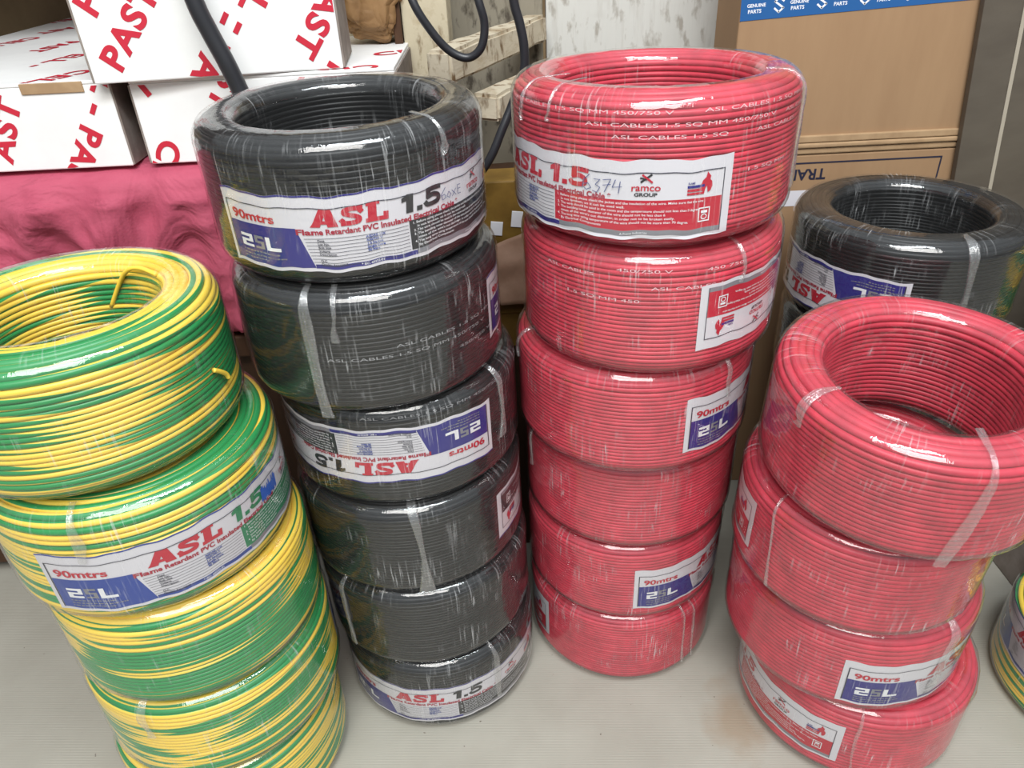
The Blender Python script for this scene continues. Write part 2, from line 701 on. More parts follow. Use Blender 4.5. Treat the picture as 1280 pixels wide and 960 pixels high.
def rr_profile(ri, ro, z0, z1, co, ci, n=600):
    """rounded rectangle in (r, z), starting mid-height of the hole, going down, out, up the outside and back over the top"""
    pts = []

    def arc(cx, cz, rad, a0, a1):
        for a in np.linspace(a0, a1, 14):
            pts.append((cx + rad * math.cos(a), cz + rad * math.sin(a)))
    pts.append((ri, (z0 + z1) / 2))
    arc(ri + ci, z0 + ci, ci, PI, 1.5 * PI)
    arc(ro - co, z0 + co, co, 1.5 * PI, 2 * PI)
    arc(ro - co, z1 - co, co, 0, PI / 2)
    arc(ri + ci, z1 - ci, ci, PI / 2, PI)
    pts.append((ri, (z0 + z1) / 2))
    p = np.array(pts)
    d = np.concatenate([[0], np.cumsum(np.linalg.norm(np.diff(p, axis=0), axis=1))])
    s = np.linspace(0, d[-1], n)
    return s, np.interp(s, d, p[:, 0]), np.interp(s, d, p[:, 1]), d[-1]


def smooth_noise(rng, n, step):
    k = int(n / step) + 4
    kn = rng.normal(size=k)
    x = np.arange(n) / step
    i = x.astype(int)
    f = x - i
    f = f * f * (3 - 2 * f)
    return kn[i] * (1 - f) + kn[i + 1] * f


def cable_mesh(name, ri, seed, material, stripe=False, nth=112, npr=8, wd=WD):
    """one long cable wound side by side around the bundle; the turns on the upper shoulder lie looser and wider"""
    rng = np.random.default_rng(seed)
    co, ci = 0.0125, 0.010
    s, rr, zz, per = rr_profile(ri + wd / 2, RC - wd / 2, 0.0012 + wd / 2, HC - 0.0012 - wd / 2, co, ci)
    topz = np.clip((zz - HC * 0.70) / (HC * 0.22), 0, 1)
    dloc = wd * (1 + 0.36 * topz)
    den = np.concatenate([[0], np.cumsum(0.5 * (1 / dloc[1:] + 1 / dloc[:-1]) * np.diff(s))]) / 0.98
    turns = int(den[-1])
    N = turns * nth
    t = np.arange(N + 1) / nth
    sv = np.interp(t / turns * den[-1], den, s)
    r0, z0 = np.interp(sv, s, rr), np.interp(sv, s, zz)
    dr, dz = np.gradient(rr, s), np.gradient(zz, s)
    nr, nz = np.interp(sv, s, dz), -np.interp(sv, s, dr)     # outward normal of the bundle
    dw = np.interp(sv, s, dloc)
    top = np.clip((z0 - HC * 0.80) / (HC * 0.2), 0, 1)
    amp = 0.00020 + 0.00040 * top
    n1 = smooth_noise(rng, N + 1, nth / 3.0)
    n2 = smooth_noise(rng, N + 1, nth / 2.2)
    off = -np.abs(n1) * amp - (dw - wd) / 2
    r = r0 + nr * off + np.interp(sv, s, dr) * n2 * amp * 0.9
    z = z0 + nz * off + np.interp(sv, s, dz) * n2 * amp * 0.9
    th = 2 * PI * t + PI
    a = 2 * PI * np.arange(npr) / npr
    w = (dw * 0.55)[:, None]
    P = np.zeros((N + 1, npr, 3))
    rad = r[:, None] + w * np.cos(a)[None]
    P[..., 0] = rad * np.cos(th)[:, None]
    P[..., 1] = rad * np.sin(th)[:, None]
    P[..., 2] = z[:, None] + w * np.sin(a)[None]
    me = grid_mesh(name, P, False, True, material)
    if stripe:
        # slow twist of the two-colour sheath; neighbours run nearly in step, top turns are shuffled
        k = np.floor(t)
        base = 2 * PI * ((0.42 * np.sin(th + 0.07 * t + seed) + 0.22 * np.sin(2 * th - 0.16 * t)) * (1 - 0.85 * np.clip(top * 2, 0, 1)) + 0.045 * t)
        shuf = rng.uniform(0, 2 * PI, turns + 3)
        ki = k.astype(int)
        sel = np.where(rng.uniform(size=turns + 3) < 0.30, 0.9, 0.0) * shuf
        brk = rng.uniform(0, 0.78, turns + 3)
        tr = np.clip((t - k - brk[ki]) / 0.22, 0, 1)
        tr = tr * tr * (3 - 2 * tr)
        strong = np.clip(top * 1.4, 0, 1)
        sh = (sel[ki] * (1 - tr) + sel[ki + 1] * tr) * (1 - strong) + (shuf[ki] * (1 - tr) + shuf[ki + 1] * tr) * strong
        lf = smooth_noise(rng, N + 1, nth * 2.5) * (1.3 - 0.9 * np.clip(top * 2, 0, 1))
        ph = base + sh + lf
        cosv = 0.5 + 0.5 * np.cos(a[None] - ph[:, None]) - 0.10 * top[:, None]
        ca = me.color_attributes.new('phase', 'FLOAT_COLOR', 'POINT')
        arr = np.ones(((N + 1) * npr, 4), dtype=np.float32)
        arr[:, 0] = cosv.reshape(-1)
        ca.data.foreach_set('color', arr.reshape(-1))
    return me


def film_mesh(name, ri, seed, nth=176, nps=84):
    rng = np.random.default_rng(seed)
    s, rr, zz, per = rr_profile(ri - 0.0009, RF, 0.0, HC, 0.0150, 0.0115, nps + 1)
    rr, zz = rr[:-1], zz[:-1]
    th = 2 * PI * np.arange(nth) / nth
    off = np.zeros((nth, nps))
    for _ in range(14):
        kt, ks = rng.integers(2, 15), rng.integers(0, 5)
        off += np.sin(kt * th[:, None] + ks * 2 * PI * np.arange(nps)[None] / nps + rng.uniform(0, 6.28)) * rng.uniform(0.3, 1)
    off = off / 14 ** 0.5
    off = off / np.abs(off).max()
    for _ in range(26):       # narrow ridges where the wrap is gathered
        c, wd, h = rng.uniform(0, 2 * PI), rng.uniform(0.012, 0.035), rng.uniform(0.3, 1.0)
        sl = rng.uniform(-0.5, 0.5)
        d = (th[:, None] - c + sl * (np.arange(nps)[None] / nps - 0.5) + PI) % (2 * PI) - PI
        off += h * np.exp(-(d / wd) ** 2) * 0.8
    dr = np.gradient(np.concatenate([rr[-1:], rr, rr[:1]]))[1:-1]
    dz = np.gradient(np.concatenate([zz[-1:], zz, zz[:1]]))[1:-1]
    ln = np.hypot(dr, dz) + 1e-9
    nr, nz = dz / ln, -dr / ln
    side = np.where((zz > 0.018) & (zz < HC - 0.018), 0.25, 1.0) * np.where(zz < 0.004, 0.0, 1.0)
    o = off * 0.00055 * side[None]
    R = rr[None] + nr[None] * o
    Z = zz[None] + nz[None] * np.minimum(o, 0)
    P = np.stack([R * np.cos(th + PI)[:, None], R * np.sin(th + PI)[:, None], np.clip(Z, 0, HC)], -1)
    return grid_mesh(name, P, True, True, M_FILM, uv='wrap')


def slab(f, ch, x, y, h, w, m):
    """heavy wide display letters of the label"""
    sh = 0.10

    def p(u, v):
        return (x + (u + sh * v) * w, y + v * h)

    def quad(a, b, c, d, n=6):
        # a-b lower edge, d-c upper edge
        V, F = [], []
        for i in range(n + 1):
            t = i / n
            V += [p(a[0] + (d[0] - a[0]) * t, a[1] + (d[1] - a[1]) * t), p(b[0] + (c[0] - b[0]) * t, b[1] + (c[1] - b[1]) * t)]
        for i in range(n):
            F.append((2 * i, 2 * i + 1, 2 * i + 3, 2 * i + 2))
        f.add(V, F, m, 2)

    def bar(u0, u1, v0, v1):
        n = max(1, int((u1 - u0) * w / 0.003) + 1)
        for i in range(n):
            a, b = u0 + (u1 - u0) * i / n, u0 + (u1 - u0) * (i + 1) / n
            quad((a, v0), (b, v0), (b, v1), (a, v1), 1)

    def curve(pts, wd):
        pts = [Vector((a, b, 0)) for a, b in pts]
        P = [pts[0] * 2 - pts[1]] + pts + [pts[-1] * 2 - pts[-2]]
        out = []
        for i in range(1, len(P) - 2):
            a, b, c, d = P[i - 1:i + 3]
            for q in range(4):
                t = q / 4
                out.append(0.5 * ((2 * b) + (c - a) * t + (2 * a - 5 * b + 4 * c - d) * t * t + (3 * b - a - 3 * c + d) * t ** 3))
        out.append(pts[-1])
        f.stroke([p(o.x, o.y) for o in out], wd * h, m, 2)
    if ch == 'A':
        quad((-0.10, 0), (0.30, 0), (0.62, 1), (0.28, 1))
        quad((0.66, 0), (1.14, 0), (0.80, 1), (0.36, 1))
        bar(0.10, 0.90, 0.17, 0.36)
    elif ch == 'S':
        curve([(0.94, 0.70), (0.80, 0.85), (0.50, 0.88), (0.20, 0.81), (0.18, 0.66), (0.42, 0.55), (0.68, 0.46), (0.84, 0.34), (0.78, 0.18), (0.48, 0.12), (0.18, 0.15), (0.04, 0.31)], 0.25)
        bar(0.78, 1.0, 0.66, 1.0)
        bar(0.0, 0.2, 0.0, 0.34)
    elif ch == 'L':
        bar(0.06, 0.46, 0, 1)
        bar(-0.04, 0.60, 0.86, 1.0)
        bar(-0.04, 1.0, 0, 0.22)
        bar(0.78, 1.0, 0.2, 0.44)
    elif ch == '1':
        bar(0.24, 0.60, 0, 1)
        quad((0.0, 0.62), (0.26, 0.66), (0.30, 1.0), (0.0, 0.84), 2)
    elif ch == '.':
        bar(0.0, 0.30, 0, 0.26)
    elif ch == '5':
        bar(0.10, 0.98, 0.76, 1.0)
        bar(0.10, 0.38, 0.46, 0.9)
        curve([(0.2, 0.52), (0.5, 0.57), (0.78, 0.48), (0.86, 0.32), (0.76, 0.17), (0.48, 0.12), (0.2, 0.15), (0.08, 0.28)], 0.24)


def make_label(colour, seed):
    """wraparound paper label; x along the coil from its left edge, y from its mid-height (metres)"""
    rng = random.Random(seed)
    ink = {'red': M_INKRED, 'black': M_INKBLACK, 'green': M_INKGREEN}[colour]
    blue = M_INKNAVY if colour == 'green' else M_INKBLUE
    f = Flat()
    k = 0.001
    L, Hh = 272 * k, 60 * k

    def R(x0, x1, y0, y1, m, l=1, **kw):
        f.rect(x0 * k, x1 * k, y0 * k, y1 * k, m, l, **kw)

    def T(t, x, y, size, m, l=2, width=None, bold=0.0, shear=0.0, cut=None):
        f.text(t, x * k, y * k, size * k, m, l, bold * k, shear, width * k if width else None, 0, cut)
    R(0, 272, 0, 60, M_PAPER, 0)
    if colour != 'red':
        R(0, 272, 58.6, 60, blue, 1)
    R(7, 265, 50.2, 50.9, M_INKDARK, 2)
    R(7, 7.7, 3, 50.2, M_INKDARK, 2)
    R(264.3, 265, 3, 50.2, M_INKDARK, 2)
    T('90mtrs', 11, 38, 9.8, M_INKRED, 2, 30, 0.26)
    # blue panel with the three-letter mark
    R(7.7, 63, 3, 35, blue, 1, slant=0.0)
    f.poly([(62.9 * k, 3 * k), (69 * k, 3 * k), (62.9 * k, 35 * k)], blue, 1)
    w = M_WHITE
    for i, (x0, x1, y0, y1) in enumerate([(14, 23, 23.6, 26), (20.4, 23, 20, 23.6), (14, 23, 19.6, 21.6), (14, 17, 15.5, 19.6), (14, 23, 15.5, 17.6)]):
        R(x0, x1, y0, y1, w, 3)
    for (x0, x1, y0, y1) in [(24.5, 31, 23.8, 26), (24.5, 26.6, 20.4, 23.8), (24.5, 31, 19.8, 21.8), (28.9, 31, 16.6, 19.8), (24.5, 31, 15.5, 17.2)]:
        R(x0, x1, y0, y1, M_INKGREY, 3)
    for (x0, x1, y0, y1) in [(32.5, 35.5, 17.8, 26), (32.5, 43, 15.5, 18.2)]:
        R(x0, x1, y0, y1, w, 3)
    for yy, n in ((12, 11), (9, 14), (6.2, 9)):
        x = 14.0
        for _ in range(n):
            q = rng.uniform(0.8, 2.8)
            R(x, x + q, yy, yy + 1.0, M_INKGREY, 3)
            x += q + 0.7
    slab(f, 'A', 71 * k, 36.2 * k, 14.2 * k, 15.2 * k, M_INKRED)
    slab(f, 'S', 90 * k, 36.2 * k, 14.2 * k, 15.2 * k, M_INKRED)
    slab(f, 'L', 108 * k, 36.2 * k, 14.2 * k, 15.2 * k, M_INKRED)
    slab(f, '1', 132 * k, 36.8 * k, 14.5 * k, 15.0 * k, ink)
    slab(f, '.', 144 * k, 36.8 * k, 14.5 * k, 15.0 * k, ink)
    slab(f, '5', 150 * k, 36.8 * k, 14.5 * k, 15.0 * k, ink)
    T('Flame Retardant PVC Insulated Electrical Cable *', 63, 30.4, 6.0, M_INKDRED, 2, 120, 0.20)
    # table
    for i in range(9):
        y = 27.0 - i * 2.75
        R(66 + i * 0.35, 136, y, y + 0.35, M_INKDARK, 2)
    for i, s_ in enumerate(['Date', 'Lot No.', 'Bolt Size', 'Voltage', 'Description', '', 'Q.C', 'Quality Assurance']):
        if s_:
            T(s_, 72, 24.9 - i * 2.75, 2.5, M_INKDARK, 3, None, 0.05)
    for i, s_ in enumerate(['ASDAE-11X', '450/750 V', '1.5 Sq.mm', 'Single Core', '90 Mtrs']):
        T(s_, 106, 24.9 - i * 2.75, 2.7, M_INKNAVY, 3, None, 0.1)
    R(69, 141, 2.6, 6.0, blue, 1)
    T('* IEC: 60332-01', 100, 3.4, 2.6, M_WHITE, 2, None, 0.03)
    R(141, 264.3, 3.0, 7.0, M_INKGREY, 1)
    T('A Prime Industries', 190, 3.8, 2.6, M_WHITE, 2)
    R(137, 264.3, 7.0, 30.4, ink, 1)
    lines = ['1. Before using please check the jacket and the insulation of the wire. Make sure that the wire',
             '   is not broken, so it can be used well.',
             '2. The wire should be used in the room and the temperature should not less than 0 degree.',
             '3. The bending inner diameter of the wire should not be less than 6',
             "   times of the wire's out diameter, in order not to be broken easily.",
             '4. The long time using temperature of the wire should not be more than 70 degree.',
             '   By Electrical Components']
    for i, s_ in enumerate(lines):
        T(s_, 140 if s_[0] != ' ' else 143, 27.2 - i * 3.0, 2.6, M_WHITE, 2, min(112, len(s_) * 1.22), 0.02)
    f.frame(248 * k, 259 * k, 12 * k, 23 * k, 0.9 * k, M_WHITE, 3)
    R(250.5, 256.5, 18.6, 20.6, M_WHITE, 3)
    ring = [(253.5 + 2.6 * math.cos(a), 15.8 + 1.9 * math.sin(a)) for a in np.linspace(0, 2 * PI, 13)]
    f.stroke([(x * k, y * k) for x, y in ring], 0.0007, M_WHITE, 3)
    # importer's mark
    f.stroke([(204 * k, 44 * k), (211 * k, 49.4 * k)], 0.0014, M_INKBLACK, 2)
    f.stroke([(205 * k, 49 * k), (211.5 * k, 44 * k)], 0.0014, M_INKRED, 3)
    f.stroke([(203.5 * k, 47 * k), (207.5 * k, 45.8 * k)], 0.0011, M_INKBLACK, 3)
    T('ramco', 197.5, 37.6, 7.2, M_INKRED, 2, 20, 0.1)
    T('GROUP', 199.5, 33.6, 3.6, M_INKBLACK, 2, 16, 0.12)
    # flame mark with its caption bars
    fp = [(252, 34), (249, 36.5), (248, 40), (250, 43.5), (253, 45.5), (254, 49.5), (257.5, 46), (257, 43.5), (259, 42), (259.6, 38.5), (258, 35.5), (255.5, 34), (256.3, 37), (254.3, 39.6), (252.4, 37)]
    c = (253.8, 41)
    for a, b in zip(fp, fp[1:] + fp[:1]):
        f.poly([(c[0] * k, c[1] * k), (b[0] * k, b[1] * k), (a[0] * k, a[1] * k)], M_INKRED, 2)
    R(236, 252, 38.6, 40.6, M_INKBLUE, 2)
    R(236, 251, 35.8, 37.8, M_INKRED, 2)
    R(236, 252, 33.2, 35.0, M_INKRED, 2)
    T('FLAME', 236.5, 41.6, 2.2, M_INKBLUE, 2, None, 0.05)
    xo = [0, 7, 11, 41, 63, 71, 122, 132, 166, 236, 260, 264.3, 272]
    xn = [0, 4, 9, 43, 57, 69, 115, 125, 156, 218, 234, 241, 247]
    f.v = [(float(np.interp(x * 1000, xo, xn)) * k, y * 0.84) for x, y in f.v]
    ph = [rng.uniform(0, 6.28) for _ in range(6)]

    def wave(x, y):
        edge = abs(y - 0.0252) / 0.0252
        dz = (0.0006 * math.sin(38 * x + ph[0]) + 0.0007 * edge * math.sin(130 * x + ph[1]) + 0.0004 * edge * math.sin(310 * x + ph[2]))
        dr = 0.00012 * math.sin(70 * x + ph[3]) + 0.00012
        return dz - 0.0252, dr
    return f.bent('paper_label', RC, 0.0002, 0.0002, wave), f, wave


def fold_mesh(name, seed, top_in, length, width, slant=0.0, flare=0.0):
    """a bunched strip of wrap running from the top face over the shoulder and down the side, at azimuth 0"""
    rng = np.random.default_rng(seed)
    co = 0.015
    pts = []
    n1, n2 = 8, 8
    for q in np.linspace(0, 1, n1, endpoint=False):
        pts.append((RF - co - top_in * (1 - q), HC, 0, 1))
    for a in np.linspace(PI / 2, 0, n2, endpoint=False):
        pts.append((RF - co + co * math.cos(a), HC - co + co * math.sin(a), math.cos(a), math.sin(a)))
    for q in np.linspace(0, 1, 18):
        pts.append((RF, HC - co - (length) * q, 1, 0))
    m = 13
    P = np.zeros((len(pts), m, 3))
    N = len(pts)
    for i, (r, z, nr, nz) in enumerate(pts):
        u = i / (N - 1)
        w = width * (0.75 + 0.25 * math.sin(9 * u + seed)) * (1 + flare * max(0, u - 0.7) / 0.3) * 0.8
        c = slant * (u ** 1.3) + 0.012 * math.sin(7 * u + seed * 2)
        for j in range(m):
            h = 0.0007 + 0.0013 * abs(math.sin(j * 2.1 + seed + 3 * u)) * rng.uniform(0.5, 1)
            if j in (0, m - 1):
                h = 0.0001
            a = c + (j / (m - 1) - 0.5) * w / RF
            rr_ = r + nr * h
            P[i, j] = (rr_ * math.cos(a), rr_ * math.sin(a), min(z + nz * h * 0.4, HC + 0.0006))
    return grid_mesh(name, P, False, False, M_FOLD, uv='wrap')


def cable_print(name, rows, material, seed):
    """small lettering printed along single turns: rows of (azimuth in degrees, height, text)"""
    f = Flat()
    for az, z, s_ in rows:
        f.text(s_, math.radians(az) * RC, z, 0.0033, material, 0, 0.0, 0.0, len(s_) * 0.0042)
    return f.bent(name, RC, 0.00012, 0)


LABELS = {c: make_label(c, i + 1) for i, c in enumerate(('black', 'red', 'green'))}
CABLES = {
    'black': [cable_mesh('cable', 0.069, 11, M_BLACK), cable_mesh('cable', 0.066, 12, M_BLACK)],
    'red': [cable_mesh('cable', 0.069, 21, M_RED), cable_mesh('cable', 0.0665, 22, M_RED, wd=0.0043)],
    'green': [cable_mesh('cable', 0.061, 31, M_GY, True, wd=0.0038), cable_mesh('cable', 0.061, 37, M_GY, True, wd=0.0038), cable_mesh('cable', 0.061, 44, M_GY, True, wd=0.0038)],
}
FILMS = {}


def film(ri, v):
    if (ri, v) not in FILMS:
        FILMS[(ri, v)] = film_mesh('plastic_wrap', ri, int(ri * 1e4) + v * 17)
    return FILMS[(ri, v)]


RI = {'black': [0.069, 0.066], 'red': [0.069, 0.0665], 'green': [0.061] * 3}


def coil(colour, var, x, y, z, rs, hs, text, group, tilt=0.0, lab=None, folds=(), prints=None, fv=0, spin=0.0):
    """lab = (azimuth of the label's left edge in degrees from the side facing the viewer, height of its middle, upside down)"""
    az = math.atan2(-y, -x)
    root = thing('cable_coil', text, 'cable coil', (x, y, z), None, group)
    root.rotation_euler = (Matrix.Rotation(tilt, 3, 'X') @ Matrix.Rotation(az, 3, 'Z')).to_euler()
    root.scale = (rs, rs, hs / HC)
    o = link('cable', CABLES[colour][var], root)
    o.rotation_euler.z = spin
    o = link('plastic_wrap', film(RI[colour][var], fv % 3), root, 'clear stretch film')
    o.rotation_euler.z = spin * 1.7 + fv
    if lab:
        b, zc, flip = lab
        o = link('paper_label', LABELS[colour][0], root, 'printed white paper label')
        o.rotation_euler = (Matrix.Rotation(math.radians(b), 3, 'Z') @ Matrix.Rotation(PI if flip else 0, 3, 'X')).to_euler()
        o.location.z = zc
    for k, (b, tin, ln, wd, sl, flr) in enumerate(folds):
        o = link('film_fold', fold_mesh('film_fold', len(text) + k * 3, tin, ln, wd, sl, flr), root, 'bunched white strip of film')
        o.rotation_euler.z = math.radians(b)
    if prints:
        for row in prints:
            link('cable_print', cable_print('cable_print', [row], M_CABPRINTG if colour == 'black' else M_CABPRINT, 1), root, 'tiny pale lettering')
    return root


PRINT = 'ASL CABLES 1.5 SQ MM 450/750 V'
GB = 'black cable coils in the stack between the green and red stacks'
bl = [
    # from the floor up: x, y, radius scale, label, label text, folds
    (-0.0896, 0.5429, 0.987, (-72, 0.040, False), 'black cable coil on the floor, bottom of the six-high black stack', [(27, 0.004, 0.060, 0.009, 0.05, 0.5)]),
    (-0.0937, 0.5446, 1.004, None, 'black coil without visible label, second from the floor in the tall black stack', [(-52, 0.0, 0.070, 0.007, 0.0, 0.6)]),
    (-0.0964, 0.5451, 1.005, (186, 0.050, True), 'black coil third from floor of tall black stack, white film strip down its front', [(-3, 0.003, 0.078, 0.011, 0.04, 0.7)]),
    (-0.0961, 0.5477, 0.998, (42, 0.052, True), 'black cable coil with its paper label upside down across the front, third from the top', [(50, 0.0, 0.05, 0.008, 0.0, 0.8)]),
    (-0.1064, 0.5383, 1.007, (56, 0.050, False), 'black cable coil just under the top one, gathered white film at its left front', [(-29, 0.0, 0.082, 0.012, 0.06, 0.8), (-16, 0.0, 0.02, 0.006, 0.0, 0.2)]),
    (-0.1105, 0.5433, 0.988, (-56, 0.0385, False), 'topmost black coil of the tall stack, open ring above a full label marked 1.5', [(38, 0.012, 0.008, 0.006, 0.0, 0.2)]),
]
HB = 0.0969
for i, (x, y, rs, lab, tx, fo) in enumerate(bl):
    pr = None
    if i == 4:
        pr = [(-22, 0.046, PRINT), (6, 0.053, PRINT), (34, 0.036, '450/750 V')]
    if i == 3:
        pr = [(-20, 0.0865, PRINT)]
    coil('black', 0, x, y, i * HB + (0.0022 if i == 5 else 0), rs, HB, tx, GB, 0.022 if i == 5 else 0.0, lab, fo, pr, i, i * 0.9)

GM = 'red cable coils in the tall middle stack'
rm = [
    (0.1098, 0.5855, 0.996, (-47 - 144, 0.050, False), 'red coil on the floor, bottom of the six-high middle red stack', [(38, 0.0, 0.07, 0.003, 0.1, 0.2), (46, 0.0, 0.07, 0.003, 0.1, 0.2)]),
    (0.1093, 0.5833, 0.994, (8, 0.044, False), 'red coil second from floor in the middle red stack, label at right front', []),
    (0.1103, 0.5793, 0.998, None, 'red coil third from floor in the middle red stack, no label showing', [(-62, 0.0, 0.03, 0.006, 0.0, 0.3)]),
    (0.1068, 0.5658, 1.013, (26, 0.046, False), 'red coil third from top of the middle stack, label with blue panel', [(48, 0.004, 0.02, 0.006, 0.0, 0.3), (-70, 0.006, 0.01, 0.008, 0, 0)]),
    (0.1141, 0.5583, 1.006, (22 + 144, 0.048, True), 'red cable coil just under the top one, upside down label on its right side', [(40, 0.0, 0.012, 0.004, 0, 0)]),
    (0.1111, 0.5564, 1.018, (-113, 0.033, False), 'topmost red coil of the middle stack, label with flame mark and handwriting', [(72, 0.010, 0.06, 0.007, 0.0, 0.4), (-58, 0.02, 0.01, 0.004, 0, 0), (-40, 0.02, 0.006, 0.003, 0, 0)]),
]
HM = 0.0984
top_red = None
for i, (x, y, rs, lab, tx, fo) in enumerate(rm):
    pr = None
    if i == 5:
        pr = [(-66, 0.0845, PRINT), (18, 0.0850, PRINT), (-24, 0.0772, PRINT), (56, 0.0770, 'ASL CABLES'), (-14, 0.0702, 'ASL CABLES 1.5 SQ'), (40, 0.0700, 'ASL CABLES'), (38, 0.046, '1.5 SQ MM')]
    if i == 4:
        pr = [(-46, 0.0775, 'ASL CABLES'), (-12, 0.0835, '450/750 V'), (2, 0.071, PRINT), (-34, 0.061, '1.5 SQ MM 450'), (24, 0.083, '450 750')]
    r = coil('red', 0, x, y, i * HM + (0.002 if i == 5 else 0), rs, HM, tx, GM, -0.02 if i == 5 else 0.0, lab, fo, pr, i + 1, i * 1.3 + 0.4)
    if i == 5:
        top_red = r

GR = 'red cable coils in the shorter front stack'
rf = [
    (0.3212, 0.4712, 1.040, (8 - 144, 0.048, False), 'red cable coil on the floor at the bottom of the shorter front red stack', [(12, 0.0, 0.06, 0.004, 0.05, 0.3)]),
    (0.2988, 0.4765, 1.040, (9, 0.040, False), 'red coil second from floor in the front red stack, label at centre front', [(58, 0.004, 0.05, 0.014, -0.1, 0.6)]),
    (0.2865, 0.4690, 0.995, (-47 - 144, 0.050, False), 'red coil under the top one in the front red stack, label end at left', [(-38, 0.0, 0.07, 0.003, 0.15, 0.2)]),
    (0.2950, 0.4520, 1.038, None, 'topmost coil of the front red stack, wide open ring with a film strip down it', [(31, 0.018, 0.078, 0.010, -0.10, 1.0), (-40, 0.012, 0.01, 0.010, 0, 0)]),
]
HR = 0.0988
for i, (x, y, rs, lab, tx, fo) in enumerate(rf):
    coil('red', 1, x, y, i * HR + (0, 0.0005, 0.0068, 0.0140)[i], rs, 0.0972 if i == 3 else HR, tx, GR, (0, 0, 0.06, 0.097)[i], lab, fo, None, i + 2, i * 0.7 + 1.9)

GG = 'green and yellow cable coils in the left stack'
gr = [
    (-0.2804, 0.4453, 0.998, None, 'green and yellow cable coil on the floor, lowest of the left stack', []),
    (-0.2739, 0.4482, 1.016, (70, 0.050, False), 'green and yellow cable coil second from the floor in the left stack', [(-42, 0.0, 0.02, 0.009, 0, 0.2)]),
    (-0.2719, 0.4466, 0.997, None, 'green and yellow cable coil in the middle of the left stack, no label showing', []),
    (-0.2780, 0.4444, 1.006, (-50, 0.040, False), 'green and yellow coil with a full label marked 1.5, second from the top', [(-30, 0.0, 0.022, 0.011, 0.0, 0.1)]),
    (-0.2930, 0.4486, 0.988, None, 'topmost green and yellow coil of the left stack, open ring with shiny film', []),
]
HG = 0.0974
top_gy = None
for i, (x, y, rs, lab, tx, fo) in enumerate(gr):
    r = coil('green', i % 3, x, y, i * HG + (0.0015 if i == 4 else 0), rs, HG, tx, GG, -0.015 if i == 4 else 0.0, lab, fo, None, i, [2.5, 0.3, 4.0, 1.2, 5.2][i])
    if i == 4:
        top_gy = r

# handwriting on three of the labels
def scribble(parent_root, colour, strokes, w, m, lab, label):
    f = Flat()
    for st in strokes:
        f.stroke([(a * 0.001, b * 0.001) for a, b in st], w, m, 5)
    wave = LABELS[colour][2]
    f.v = [(x - 0.0125 if colour != 'red' else x - 0.010, y * 0.84) for x, y in f.v]
    paper = next(c for c in parent_root.children if c.name.startswith('paper_label'))
    link('handwriting', f.bent('handwriting', RC, 0.0002, 0.0002, wave), paper, label)


roots = [o for o in COL.objects if o.name.startswith('cable_coil')]


def by_label(t):
    return next(o for o in roots if o['label'].startswith(t))


scribble(by_label('topmost red coil of the middle'), 'red', [
    [(167, 48), (163, 43), (162, 38), (165, 36), (168, 38), (166, 41), (163, 40)],
    [(170, 45), (174, 45), (171, 41), (174, 39), (172, 35), (169, 36)],
    [(176, 45), (181, 46), (177, 36)], [(176, 41), (181, 42)],
    [(184, 46), (182, 40), (188, 41)], [(187, 45), (186, 36)]], 0.0005, M_PEN, (-127, 0.036, False), 'pen number')
scribble(by_label('topmost black coil of the tall'), 'black', [
    [(172, 47), (168, 42), (169, 38), (172, 39), (171, 42), (168, 41)],
    [(175, 43), (173, 40), (175, 38), (177, 40), (175, 43)],
    [(178, 43), (182, 38)], [(182, 43), (178, 38)],
    [(187, 45), (184, 45), (184, 38), (187, 38)], [(184, 42), (187, 42)]], 0.0005, M_PEN, (-56, 0.036, False), 'pen number')
rs_ = random.Random(5)
zig = []
xx = 166.0
while xx < 186:
    zig += [(xx, 34 + rs_.uniform(-1, 2)), (xx + 0.9, 46 + rs_.uniform(-3, 3))]
    xx += 1.15
scribble(by_label('green and yellow coil with a full label'), 'green', [zig], 0.0010, M_PENBLUE, (-45, 0.041, False), 'blue marker scribble')

# loose strand across the hole of the top green and yellow coil, and its cut end
lt = []
az0 = math.atan2(-(0.4486), 0.2930)


def strand(pts, radius=WD / 2):
    me = tube_mesh('loose_strand', pts, radius, mat('yellow_sheath', (242, 204, 74), 0.34), 10)
    return me


def loc_pt(deg, r, z):
    a = math.radians(deg)
    return (r * math.cos(a), r * math.sin(a), z)


link('loose_strand', strand([loc_pt(150, 0.062, 0.060), loc_pt(135, 0.0595, 0.082), loc_pt(122, 0.0575, 0.0925), loc_pt(112, 0.060, 0.094),
                             loc_pt(98, 0.0635, 0.0915)]), top_gy, 'loose yellow turn bridging the inner edge')
link('cable_end', strand([loc_pt(44, 0.0998, 0.048), loc_pt(47, 0.1006, 0.044), loc_pt(50, 0.1010, 0.039), loc_pt(51, 0.1012, 0.035)]), top_gy, 'cut cable end')

# coils behind on the right
GK = 'black cable coils stacked behind the front red stack'
kt = ['black cable coil on the floor behind the front red stack', 'second coil from the floor of the black stack behind the red one',
      'black coil in the middle of the stack behind the front red stack', 'black coil under the top one in the stack behind the front red coils',
      'topmost black coil behind the front red stack, shiny open ring before the brown carton']
for i, tx in enumerate(kt):
    last = i == 4
    coil('black', 1, 0.381 - (0.002 * (i % 2)), 0.667, i * 0.0862, 1.03 if last else 0.99, 0.0965 if last else 0.0862, tx, GK, 0,
         (9, 0.036, True) if last else None, [(33, 0.006, 0.06, 0.012, 0.0, 0.2)] if last else [], None, i + 1, 0.6 * i + 3)
GQ = 'green and yellow cable coils at the right edge'
coil('green', 0, 0.574, 0.455, 0.0, 0.975, 0.0974, 'green and yellow cable coil on the floor at the right edge, labelled', GQ, 0, (-86, 0.069, False), [], None, 1, 3.3)
